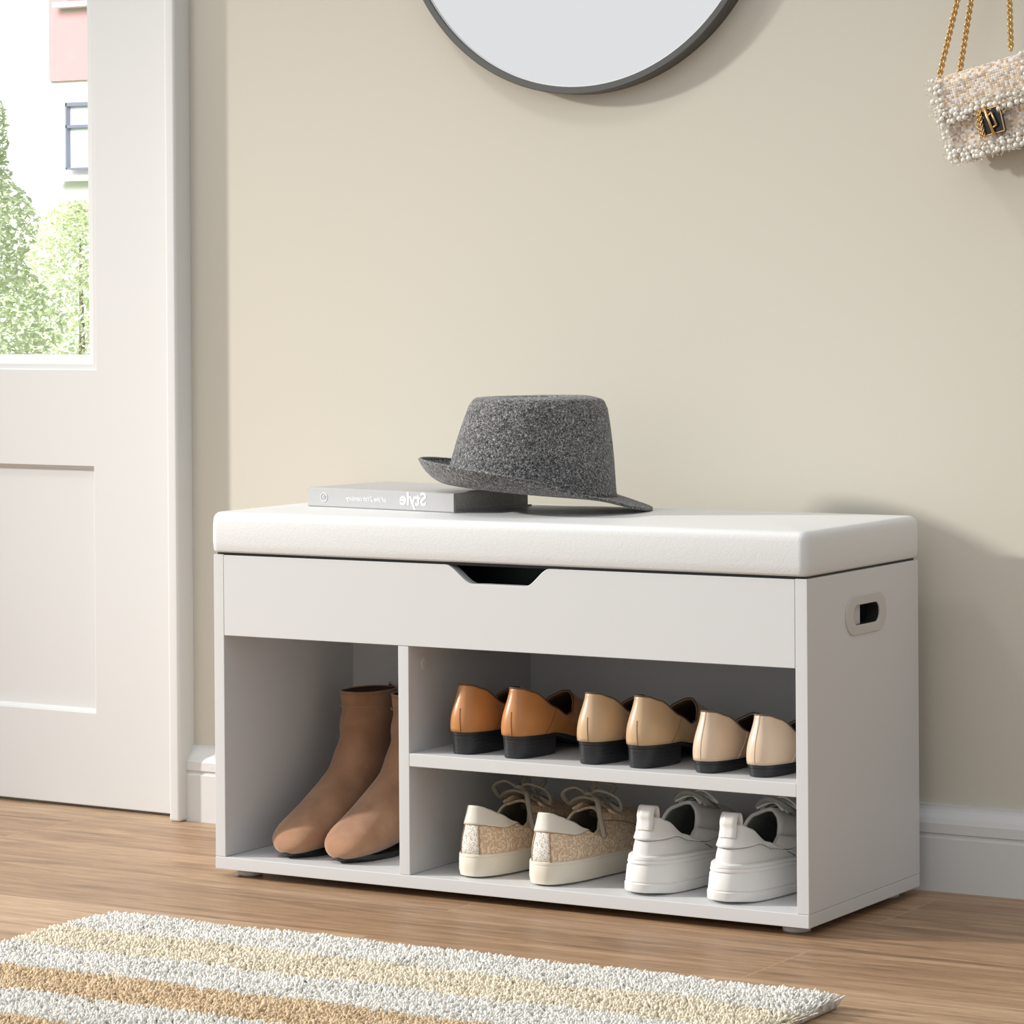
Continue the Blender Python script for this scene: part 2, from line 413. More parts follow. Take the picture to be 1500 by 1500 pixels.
# ------------------------------------------------------------------ book
M['book'] = mat('grey_book_cover', (.45, .45, .455), .45, bump=(300, .1, .0002))
M['pages'] = mat('book_pages', (.62, .60, .55), .9, noise=(400, 2), col2=(.5, .48, .43))
M['ink'] = mat('white_ink', (.82, .82, .82), .6)
ct = .4468
book = thing('book', 'thin grey hardback book with mirrored white spine lettering lying under the hat brim', 'book', (.0690, .1018, ct), (0, 0, math.atan2(-.0305, .2305)))
BL, BW, BH = .2335, .150, .0232
g = G()
sp = [(.0, .0012), (.0, BH-.0012), (.0015, BH), (BW, BH), (BW, BH-.0022), (.004, BH-.0022), (.004, .0022), (BW, .0022), (BW, 0), (.0015, 0)]
v = [(0, y, z) for y, z in sp]+[(BL, y, z) for y, z in sp]; n = len(sp)
g.add(v, [(i, (i+1) % n, n+(i+1) % n, n+i) for i in range(n)]+[tuple(range(n)), tuple(range(n, 2*n))]).obj('cover', M['book'], book)
box('page_block', (.003, .0042, .0023), (BL-.003, BW-.004, BH-.0023), M['pages'], book, bevel=0)
def text(name, body, size, xr, z, shear=0, bold=0.0):
    c = bpy.data.curves.new(name, 'FONT'); c.body = body; c.size = size; c.shear = shear; c.extrude = .00012; c.offset = bold
    o = bpy.data.objects.new(name, c); COL.objects.link(o)
    me = bpy.data.meshes.new_from_object(o.evaluated_get(bpy.context.evaluated_depsgraph_get()))
    bpy.data.objects.remove(o)
    for vv in me.vertices:                                     # mirrored lettering, as printed in the photograph
        x, y, zz = vv.co; vv.co = (xr-x, -.0002+zz, z+y)
    me.materials.append(M['ink']); me.flip_normals()
    r = bpy.data.objects.new(name, me); COL.objects.link(r); r.parent = book; return r
text('title_lettering', 'Style', .0218, .1915, .0072, 0, .00045)
text('subtitle_lettering', 'of the 21th century', .0082, .1290, .0092, .35, .00008)
g = G(); cx, cz2 = .0275, .0118
g.tube([(cx+.0052*math.cos(2*PI*i/28), -.0003, cz2+.0052*math.sin(2*PI*i/28)) for i in range(28)], .00045, 6, closed=True)
g.tube([(cx-.0022, -.0003, cz2+.0018), (cx+.0004, -.0003, cz2-.0018), (cx+.0026, -.0003, cz2+.0024)], .0005, 6)
g.tube([(cx-.0028, -.0003, cz2-.0008), (cx+.0002, -.0003, cz2+.0028)], .0004, 6)
g.obj('emblem', M['ink'], book)

# ------------------------------------------------------------------ hat
def felt():
    m = mat('grey_flecked_felt', (.1, .1, .1), .95, spec=.1, sheen=.3)
    nt = m.node_tree; b = nt.nodes['Principled BSDF']; tc = nt.nodes.new('ShaderNodeTexCoord')
    n = nt.nodes.new('ShaderNodeTexNoise'); n.inputs['Scale'].default_value = 430; n.inputs['Detail'].default_value = 4; n.inputs['Roughness'].default_value = .7; n.inputs['Distortion'].default_value = 1.5
    r = nt.nodes.new('ShaderNodeValToRGB'); e = r.color_ramp.elements
    e[0].position = .40; e[0].color = (.022, .023, .025, 1); e[1].position = .62; e[1].color = (.46, .46, .46, 1); x = e.new(.51); x.color = (.10, .101, .104, 1)
    n2 = nt.nodes.new('ShaderNodeTexNoise'); n2.inputs['Scale'].default_value = 300; n2.inputs['Detail'].default_value = 5
    nt.links.new(tc.outputs['Object'], n.inputs['Vector']); nt.links.new(tc.outputs['Object'], n2.inputs['Vector'])
    nt.links.new(n.outputs['Fac'], r.inputs['Fac']); nt.links.new(r.outputs['Color'], b.inputs['Base Color'])
    bp = nt.nodes.new('ShaderNodeBump'); bp.inputs['Strength'].default_value = 1; bp.inputs['Distance'].default_value = .003
    nt.links.new(n2.outputs['Fac'], bp.inputs['Height']); nt.links.new(bp.outputs['Normal'], b.inputs['Normal'])
    return m
M['felt'] = felt()
M['satin'] = mat('dark_hat_lining', (.03, .03, .032), .6)
hat = thing('felt_hat', 'charcoal flecked felt hat resting on the white seat with its brim over the book', 'hat', (.3650, .143, .4735), (0, 0, 0))
hat.rotation_mode = 'XYZ'
hat.rotation_euler = (Matrix.Rotation(math.radians(30.6), 3, 'Z') @ Matrix.Rotation(math.radians(5.5), 3, 'Y')).to_euler()
def hatpt(th, s):
    """s: 0 = outer brim edge, 1 = crown base, 2 = crown shoulder, 3 = crown centre; +x is the front of the hat"""
    c, sn = math.cos(th), math.sin(th); fr = (1+c)/2
    bx, by = .1035, .088                                  # crown base half axes
    tx, ty = .0800, .060                                 # shoulder half axes
    bw = interp([(0, .038), (.25, .034), (.5, .030), (1, .043)], fr)
    def ell(a, b_): return Vector((a*c, b_*sn, 0))
    if s <= 1:
        k = 1-s; p = ell(bx+bw*k, by+bw*k)
        up = interp([(0, .025), (.3, .021), (.5, .016), (.75, .003), (1, -.010)], fr)
        p.z = up*k**1.6+.0025*math.sin(PI*k)*0
        if fr < .5: p.x += .006*k**3*(1-fr*2)             # rear edge rolls inwards
        return p
    zs = .1020+.0120*fr
    if s <= 2:
        k = s-1
        a = bx+(tx-bx)*(k**.85)+.003*math.sin(PI*k); b_ = by+(ty-by)*(k**.9)+.003*math.sin(PI*k)
        b_ -= .010*sstep(.35, 1, k)*sstep(.55, .95, fr)   # front pinch
        q = max(0, (k-.82)/.18); sh = .0075*(1-math.cos(PI/2*q)); a -= sh; b_ -= sh
        p = ell(a, b_); p.z = .001+zs*(k if q == 0 else .82+.18*math.sin(PI/2*q))
        return p
    k = s-2
    q = math.cos(PI/2*k)
    q = (1-k)**.9
    a = (tx-.0075)*q; b_ = (ty-.0075-.010*sstep(.55, .95, fr))*q
    p = ell(a, b_)
    rim = .0022*math.sin(PI*min(1, k*1.9)) if k < .53 else 0
    dent = -.022*sstep(.28, .95, k)
    p.z = .001+zs*(1)+rim+dent
    # blend heights towards centre so that the opposite sides meet
    zc = .001+.108-.018
    p.z = p.z*(1-sstep(.6, 1, k))+zc*sstep(.6, 1, k)
    return p
SS = [0, .04, .12, .25, .4, .55, .7, .85, .95, 1.0, 1.03, 1.08]+[1.08+.92*i/14 for i in range(1, 14)]+[1.97, 2.0, 2.04, 2.1, 2.17, 2.25, 2.34, 2.43, 2.52, 2.62, 2.72, 2.82, 2.92, 2.99]
NT = 96; V = []; F = []
for s in SS:
    for i in range(NT): V.append(hatpt(2*PI*i/NT, s))
for k in range(len(SS)-1):
    for i in range(NT): F.append((k*NT+i, k*NT+(i+1) % NT, (k+1)*NT+(i+1) % NT, (k+1)*NT+i))
F.append(tuple(range((len(SS)-1)*NT, len(SS)*NT)))
nb = 9*NT                                                 # brim faces first
def hatpart(name, F_, m2):
    used = sorted({i for f in F_ for i in f}); mp_ = {a: b for b, a in enumerate(used)}
    o = mk(name, [V[i] for i in used], [tuple(mp_[i] for i in f) for f in F_], None, hat, smooth=True, mats=[M['felt'], m2], recalc=True)
    # normals up/out
    bm = bmesh.new(); bm.from_mesh(o.data); bm.normal_update()
    s_ = sum((f.normal.z+(f.normal.x*f.calc_center_median().x+f.normal.y*f.calc_center_median().y)*20)*f.calc_area() for f in bm.faces)
    if s_ < 0: bmesh.ops.reverse_faces(bm, faces=bm.faces)
    bm.to_mesh(o.data); bm.free()
    so = o.modifiers.new('thick', 'SOLIDIFY'); so.thickness = .0028; so.offset = -1; so.material_offset = 1 if m2 != M['felt'] else 0; so.material_offset_rim = 0
    return o
hatpart('brim', F[:nb], M['felt']); hatpart('crown', F[nb:], M['satin'])
# stitched roll along the brim edge
g = G(); g.tube([hatpt(2*PI*i/96, .02)+Vector((0, 0, -.001)) for i in range(96)], .0019, 8, closed=True); g.obj('brim_edge', M['felt'], hat, smooth=True)

# ------------------------------------------------------------------ mirror
M['mirror'] = mat('mirror_glass', (.81, .805, .81), .01, 1)
M['mframe'] = mat('dark_bronze_frame', (.13, .13, .125), .35, .8)
M['highlight'] = mat('painted_highlight', (.75, .75, .74), .3)  # pale colour paints the highlight line just inside the frame
MR = .2665
mir = thing('round_mirror', 'large round wall mirror in a thin dark metal frame above the bench', 'mirror', (.3305, 0, .9555+MR))
def lathe_y(prof, n=160):
    V = [(r*math.cos(2*PI*i/n), y, r*math.sin(2*PI*i/n)) for r, y in prof for i in range(n)]; m_ = len(prof)
    F = [(k*n+i, k*n+(i+1) % n, ((k+1) % m_)*n+(i+1) % n, ((k+1) % m_)*n+i) for k in range(m_) for i in range(n)]
    return V, F
V_, F_ = lathe_y([(MR, .345), (MR, .3215), (MR-.001, .3205), (MR-.0078, .3205), (MR-.0088, .3215), (MR-.0088, .345)])
sharp(mk('frame', V_, F_, M['mframe'], mir, smooth=True), 30)
n = 160; rr = MR-.0086
g = G().tube([((rr-.0008)*math.cos(2*PI*i/160), .3238, (rr-.0008)*math.sin(2*PI*i/160)) for i in range(160)], .0009, 6, closed=True); g.obj('mirror_highlight', M['highlight'], mir, smooth=True)
V_ = [(rr*math.cos(2*PI*i/n), y, rr*math.sin(2*PI*i/n)) for y in (.3245, .3445) for i in range(n)]
mk('mirror_glass', V_, [tuple(range(n)), tuple(range(n, 2*n))]+[(i, (i+1) % n, n+(i+1) % n, n+i) for i in range(n)], M['mirror'], mir)

# ------------------------------------------------------------------ handbag
M['tweed'] = weave_mat('pastel_tweed', [lin(c) for c in ((216, 202, 186), (238, 232, 222), (205, 178, 150), (222, 218, 224), (240, 228, 205), (198, 186, 180), (232, 205, 170), (186, 166, 146))], 340, bumpd=.0015)
M['pearl'] = mat('pearl', (.86, .83, .76), .22, coat=.3)
M['fringe'] = mat('ivory_fringe_yarn', (.78, .74, .66), .9)
M['black'] = mat('black_enamel', (.008, .008, .01), .2)
bag = thing('handbag', 'small tweed handbag trimmed with pearls hanging by gold chains on the wall', 'handbag', (.898, .312, .9195), (0, -math.radians(13.5), 0))
bw, bh, bd = .060, .046, .026
box('bag_body', (-bw, -bd+.004, -bh), (bw, bd, bh), M['tweed'], bag, bevel=.006, seg=4)
# flap: over the top and down the front
pr = [(bd-.002, bh+.001), (bd-.006, bh+.004), (-bd+.008, bh+.004), (-bd+.001, bh), (-bd-.003, bh-.008), (-bd-.004, bh-.03), (-bd-.003, -.004), (-bd+.001, -.004), (-bd, bh-.028), (-bd+.003, bh-.008), (-bd+.008, bh), (bd-.006, bh)]
prism_x('flap', pr, -bw+.001, bw-.001, M['tweed'], bag)
g = G(); rn = random.Random(9)
def ball(c, r):
    n, m_ = 10, 6; v = [(c[0], c[1], c[2]+r)]
    for j in range(1, m_):
        for i in range(n):
            a = PI*j/m_; v.append((c[0]+r*math.sin(a)*math.cos(2*PI*i/n), c[1]+r*math.sin(a)*math.sin(2*PI*i/n), c[2]+r*math.cos(a)))
    v.append((c[0], c[1], c[2]-r)); f = [(0, 1+i, 1+(i+1) % n) for i in range(n)]
    for j in range(m_-2):
        for i in range(n): f.append((1+j*n+i, 1+(j+1)*n+i, 1+(j+1)*n+(i+1) % n, 1+j*n+(i+1) % n))
    k = len(v)-1; f += [(k, 1+(m_-2)*n+(i+1) % n, 1+(m_-2)*n+i) for i in range(n)]
    return v, f
fr = G()
def trim(a, b2, rows, dy, width, rmin=.0027, rmax=.0036):
    a, b2 = Vector(a), Vector(b2); L_ = (b2-a).length; n_ = int(L_/.0066)
    nrm = Vector((-(b2-a).z, 0, (b2-a).x)).normalized()
    for rr_ in range(rows):
        for i in range(n_+1):
            p = a.lerp(b2, (i+rn.uniform(-.3, .3))/n_)+nrm*((rr_-(rows-1)/2)*width/max(1, rows)+rn.uniform(-.0012, .0012))
            p.y += dy+rn.uniform(-.0015, .001)
            g.add(*ball(p, rn.uniform(rmin, rmax) if rn.random() < .75 else .0017))
    for i in range(int(L_/.00035)):
        p = a.lerp(b2, rn.random())+nrm*rn.uniform(-width*.7, width*.7); p.y += dy+.001
        q = p+Vector((rn.uniform(-.004, .004), rn.uniform(-.004, -.0005), rn.uniform(-.004, .004)))
        fr.tube([p, (p+q)/2+Vector((rn.uniform(-.0015, .0015), -.0015, rn.uniform(-.001, .001))), q], .0004, 3, cap=False)
fy = -bd-.004
trim((-bw, 0, -bh), (bw, 0, -bh), 3, fy+.003, .016)
trim((-bw, 0, -bh), (-bw, 0, 0), 2, fy+.004, .011)
trim((bw, 0, -bh), (bw, 0, 0), 2, fy+.004, .011)
trim((-bw, 0, .0), (bw, 0, .0), 3, fy, .017)
trim((-bw, 0, 0), (-bw, 0, bh), 3, fy, .016)
trim((bw-.002, 0, 0), (bw-.002, 0, bh), 3, fy, .017)
for yy in (-.015, -.003, .009, .02):
    trim((-bw, yy, -bh), (-bw, yy, bh), 1, 0, .004); trim((bw, yy, -bh), (bw, yy, bh), 1, 0, .004); trim((-bw, yy, -bh), (bw, yy, -bh), 1, 0, .004)
o = g.obj('pearl_trim', M['pearl'], bag, smooth=True); o['kind'] = 'stuff'
o = fr.obj('yarn_fringe', M['fringe'], bag); o['kind'] = 'stuff'
# ragged yarn along the flap's top edge
cl = box('clasp_plate', (-.0140, -bd-.006, -.034), (.0140, -bd-.001, -.003), M['black'], bag, bevel=.0005)
g = G()
for a_, b2 in (((-.0140, -.034), (-.0128, -.003)), ((.0128, -.034), (.0140, -.003)), ((-.014, -.034), (.014, -.0325)), ((-.014, -.0045), (.014, -.003))):
    g.box((a_[0], -bd-.0072, a_[1]), (b2[0], -bd-.0055, b2[1]))
g.obj('clasp_frame', M['gold'], cl, bevel=.0003)
g = G().tube([(-.004, -bd-.010, -.001), (.001, -bd-.010, -.035)], .0018, 8)
g.tube([(.0035, -bd-.010, -.009), (.0065, -bd-.010, -.025)], .0011, 8).tube([(-.001, -bd-.010, -.012), (.004, -bd-.010, -.0095)], .0011, 8).tube([(.001, -bd-.010, -.027), (.0065, -bd-.010, -.025)], .0011, 8)
g.tube([(-.004, -bd-.004, -.001), (-.004, -bd-.010, -.001)], .0015, 8)
g.obj('clasp_pin', M['gold'], cl, smooth=True)
def chain_links(pts, R, r, pitch):
    """rolo chain: links alternate their plane along a polyline"""
    g = G(); pts = [Vector(p) for p in pts]; segs = [(a, b, (b-a).length) for a, b in zip(pts, pts[1:])]; tot = sum(s[2] for s in segs)
    n_ = int(tot/pitch)
    for i in range(n_):
        d = i*pitch
        for a, b, l in segs:
            if d <= l: break
            d -= l
        t = (b-a).normalized(); c = a+t*d
        s1 = t.cross(Vector((0, 1, 0))).normalized(); s2 = t.cross(s1)
        w_ = (s1+s2).normalized() if i % 2 else (s1-s2).normalized()
        g.tube([c+t*R*1.15*math.cos(2*PI*k/10)+w_*R*math.sin(2*PI*k/10) for k in range(10)], r, 5, closed=True)
    return g
Rm = Matrix.Rotation(math.radians(13.5), 3, 'Y')
def loc(x, y, z): return tuple(Rm @ (Vector((x, y, z))-Vector((.898, .312, .9195))))
hookp = (.908, .300, 1.236)
for (x, y, z) in ((.8325, .293, .9575), (.8500, .310, .958), (.9215, .293, .985), (.9490, .310, .990)):
    tp = (hookp[0]+(.004 if x > .9 else -.004), hookp[1], hookp[2])
    chain_links([loc(x, y, z), loc(*tp)], .0029, .00115, .0039).obj('chain', M['gold'], bag, smooth=True)
chain_links([(-.015, -bd-.008, -.006), (-.0165, -bd-.008, -.018), (-.0155, -bd-.008, -.036)], .0016, .0006, .0027).obj('charm_chain', M['gold'], bag, smooth=True)
chain_links([(-.010, -bd-.009, -.004), (-.0115, -bd-.009, -.018), (-.0115, -bd-.009, -.037)], .0016, .0006, .0027).obj('charm_chain', M['gold'], bag, smooth=True)
hook = thing('wall_hook', 'metal wall peg that carries the tweed handbag chains', 'hook', (.908, .345, 1.236))
g = G().tube([(0, 0, -.002), (0, -.05, -.002), (0, -.058, .004), (0, -.060, .014)], .0045, 12); g.obj('peg', M['steel'], hook, smooth=True)
V_ = [(.014*math.cos(2*PI*i/24), y, .014*math.sin(2*PI*i/24)) for y in (0, -.004) for i in range(24)]
mk('backplate', V_, [tuple(range(24)), tuple(range(24, 48))]+[(i, (i+1) % 24, 24+(i+1) % 24, 24+i) for i in range(24)], M['steel'], hook)

# ------------------------------------------------------------------ shoes
class Form:
    """low shoe: local x lateral, y from heel (0) to toe (L)"""
    def __init__(s, **k):
        s.__dict__.update(dict(p=2.6, pt=2.2, b1=.0, b2=.0, toe_h=.6, top_in=0, k1=.35, k2=.35)); s.__dict__.update(k)
    def rnd(s, t, p): return max(0, 1-abs(2*t-1)**p)**(1/p)
    def B(s, ph, off=0):
        t = (1-math.cos(ph))/2; sd = 1 if ph >= 0 else -1
        nn = Vector((math.sin(ph), -math.cos(ph), 0))
        return Vector((sd*interp(s.W, t)*s.rnd(t, s.p)+interp(s.curve, t) if hasattr(s, 'curve') else sd*interp(s.W, t)*s.rnd(t, s.p), t*s.L, interp(s.zb, t)))+nn*off
    def surf(s, ph, v, off=0):
        t = (1-math.cos(ph))/2; sd = 1 if ph >= 0 else -1
        n_ = Vector((math.sin(ph), -math.cos(ph), 0)); B = s.B(ph)
        Tp = Vector((sd*interp(s.Wt, t)*s.rnd(t, s.pt), (s.t0+(s.t1-s.t0)*t)*s.L, interp(s.zt, t)))
        h = Tp.z-B.z; f = sstep(.5, .95, t)
        P1 = B+n_*s.b1*(1-f)+Vector((0, 0, 1))*(h*s.k1*(1-f)+s.toe_h*f)
        rear = Tp+n_*s.b2-Vector((0, 0, h*s.k2))
        front = Tp+Vector(((B.x-Tp.x)*.6, (B.y-Tp.y)*.55, (s.toe_h+B.z-Tp.z)*getattr(s, 'drop', .25)))
        P2 = rear.lerp(front, f)
        u = 1-v
        p = B*u**3+P1*3*u*u*v+P2*3*u*v*v+Tp*v**3
        if off:
            e = 1e-3
            a = s.surf(ph+e, v)-s.surf(ph-e, v); b = s.surf(ph, min(1, v+e))-s.surf(ph, max(0, v-e))
            nn = a.cross(b)
            if nn.length > 1e-12: p = p+nn.normalized()*off
        return p
    def grid(s, name, m, parent, ph0=-PI, ph1=PI, v0=None, v1=None, off=0, np_=72, nv=16, thick=.0022, lining=None, closed=True):
        V = []; F = []
        for i in range(np_+(0 if closed else 1)):
            ph = ph0+(ph1-ph0)*i/np_
            a = v0(ph) if v0 else 0; b = v1(ph) if v1 else 1
            for j in range(nv+1): V.append(s.surf(ph if not closed else ph+1e-4, a+(b-a)*j/nv, off))
        R_ = np_+(0 if closed else 1)
        for i in range(np_):
            k = (i+1) % R_
            for j in range(nv): F.append((i*(nv+1)+j, k*(nv+1)+j, k*(nv+1)+j+1, i*(nv+1)+j+1))
        o = mk(name, V, F, None, parent, smooth=True, recalc=False, mats=[m, lining or m])
        so = o.modifiers.new('thick', 'SOLIDIFY'); so.thickness = thick; so.offset = -1
        if lining: so.material_offset = 1; so.material_offset_rim = 0
        return o
    def sole(s, name, m, parent, prof, zlo, zhi, tc=None, n=80):
        """prof: list of (k, off) where z = lerp(zlo(t), zhi(t), k); tc limits the length (heel block)"""
        pc = PI if tc is None else math.acos(1-2*tc)
        full = tc is None; half = n//2
        phs = [-pc+2*pc*i/n for i in range(n if full else n+1)]
        V = []; F = []; m_ = len(phs)
        for k, off in prof:
            for ph in phs:
                t = (1-math.cos(ph))/2; b = s.B(ph+(1e-4 if full else 0), off); V.append((b.x, b.y, zlo(t)+(zhi(t)-zlo(t))*k))
        for r_ in range(len(prof)-1):
            for i in range(m_):
                j = (i+1) % m_; F.append((r_*m_+i, r_*m_+j, (r_+1)*m_+j, (r_+1)*m_+i))
        for base in (0, (len(prof)-1)*m_):
            if full:
                for i in range(1, half): F.append((base+i, base+i+1, base+(n-i-1) % n, base+(n-i) % n)) if i+1 <= n-i-1 else None
                F.append((base, base+1, base+n-1))
            else:
                for i in range(half): F.append((base+i, base+i+1, base+n-i-1, base+n-i)) if i+1 < n-i-1 else F.append((base+i, base+i+1, base+n-i))
        return sharp(mk(name, V, F, m, parent, smooth=True), 40)
    def seam(s, name, m, parent, path, r=.0005, off=.0003):
        G().tube([s.surf(ph, v, off) for ph, v in path], r, 5).obj(name, m, parent, smooth=True)
    def insole(s, m, parent, dz=.004, inset=.003):
        V = []; F = []; n_ = 30
        for i in range(n_+1):
            ph = .05+(PI-.1)*i/n_; a = s.B(ph, -inset); b = s.B(-ph, -inset)
            V += [(a.x, a.y, a.z+dz), (b.x, b.y, b.z+dz), (b.x, b.y, b.z+dz-.002), (a.x, a.y, a.z+dz-.002)]
        for i in range(n_):
            for q in range(4): F.append((i*4+q, i*4+(q+1) % 4, i*4+4+(q+1) % 4, i*4+4+q))
        F += [(0, 1, 2, 3), tuple(n_*4+q for q in range(4))]
        return mk('insole', V, F, m, parent)

M['blacksole'] = mat('black_stacked_heel', (.018, .020, .024), .38)
nt = M['blacksole'].node_tree; wv = nt.nodes.new('ShaderNodeTexWave'); wv.bands_direction = 'Z'; wv.inputs['Scale'].default_value = 75; tcx = nt.nodes.new('ShaderNodeTexCoord')
bpx = nt.nodes.new('ShaderNodeBump'); bpx.inputs['Strength'].default_value = .35; bpx.inputs['Distance'].default_value = .0004
nt.links.new(tcx.outputs['Object'], wv.inputs['Vector']); nt.links.new(wv.outputs['Fac'], bpx.inputs['Height']); nt.links.new(bpx.outputs['Normal'], nt.nodes['Principled BSDF'].inputs['Normal'])
M['lin_dark'] = mat('dark_brown_lining', (.09, .055, .04), .7)

def flat_shoe(name, label, cat, loc_, col, lining, heel_h, seamcol, group, center_seam=False, rotz=0, W=.0295):
    m = mat(name+'_leather', col, .36, bump=(260, .12, .0005), coat=.12); ml = mat(name+'_lining', lining, .6); ms = mat(name+'_seam', seamcol, .7)
    r = thing(name, label, cat, loc_, (0, 0, rotz), group)
    zb = [(0, heel_h), (.25, heel_h-.001), (.62, .006), (1, .006)]
    H = heel_h+.0545
    f = Form(L=.238, W=[(0, W), (.15, W*1.0), (.32, W*.92), (.68, W*1.08), (.85, W*1.02), (1, W*.8)], zb=zb, p=2.7, t0=.048, t1=.56,
             Wt=[(0, .0180), (.3, .0225), (.6, .027), (.85, .025), (1, .017)], zt=[(0, H), (.04, H-.0006), (.16, H-.006), (.42, H-.026), (.62, H-.038), (.78, H-.036), (.91, H-.021), (1, H-.0155)],
             toe_h=.022, drop=.75, b1=.0035, b2=.002, k1=.42, k2=.3, pt=2.3)
    f.grid('upper', m, r, thick=.0016, lining=ml, np_=96)
    f.insole(ml, r)
    # topline binding
    g = G(); g.tube([f.surf(-PI+2*PI*i/96+1e-3, 1, 0) for i in range(96)], .0009, 6, closed=True); g.obj('binding', ml, r, smooth=True)
    lo = lambda t: interp(zb, t)-.0045; hi = lambda t: interp(zb, t)+.0004
    f.sole('outsole', M['blacksole'], r, [(0, -.003), (.1, -.002), (1, -.0015)], lambda t: max(0, lo(t)), hi)
    f.sole('heel', M['blacksole'], r, [(0, -.0050), (.06, -.0040), (1, -.0026)], lambda t: 0, lambda t: max(0, lo(t)), tc=.27)
    for sd in (-1, 1):
        f.seam('seam', ms, r, [(sd*(.85+.62*k), k*.98) for k in [i/16 for i in range(17)]], .00045, 0)
    if center_seam:
        f.seam('seam', ms, r, [(-.02, i/16) for i in range(17)], .0006, .0001)
    else:
        f.seam('seam', ms, r, [(.05-.03*(i/12), i/12*.46) for i in range(13)], .00055, 0)
    return r
ORG = (.50, .215, .068); TAN = (.56, .385, .225); CRM = (.69, .53, .39)
zs = .1684
a = flat_shoe('loafer', 'orange-brown leather slip-on shoe nearest the divider on the middle shelf', 'shoe', (.3390, .016, zs), ORG, (.10, .055, .03), .0265, (.16, .06, .02), 'orange leather pair')
dup(a, (.4100, .014, zs), 'orange-brown leather slip-on shoe beside the tan pair on the middle shelf')
a = flat_shoe('loafer', 'tan leather slip-on shoe beside the orange pair on the middle shelf', 'shoe', (.5115, .014, zs), TAN, (.10, .065, .04), .0265, (.22, .13, .06), 'tan leather pair')
dup(a, (.5760, .014, zs), 'tan leather slip-on shoe beside the cream flats on the middle shelf')
a = flat_shoe('ballet_flat', 'cream leather flat with a low black heel beside the tan pair', 'shoe', (.6600, .016, zs), CRM, (.12, .09, .07), .0140, (.78, .66, .52), 'cream leather pair', center_seam=True, W=.0285)
dup(a, (.7275, .016, zs), 'cream leather flat with a low black heel against the right side panel')

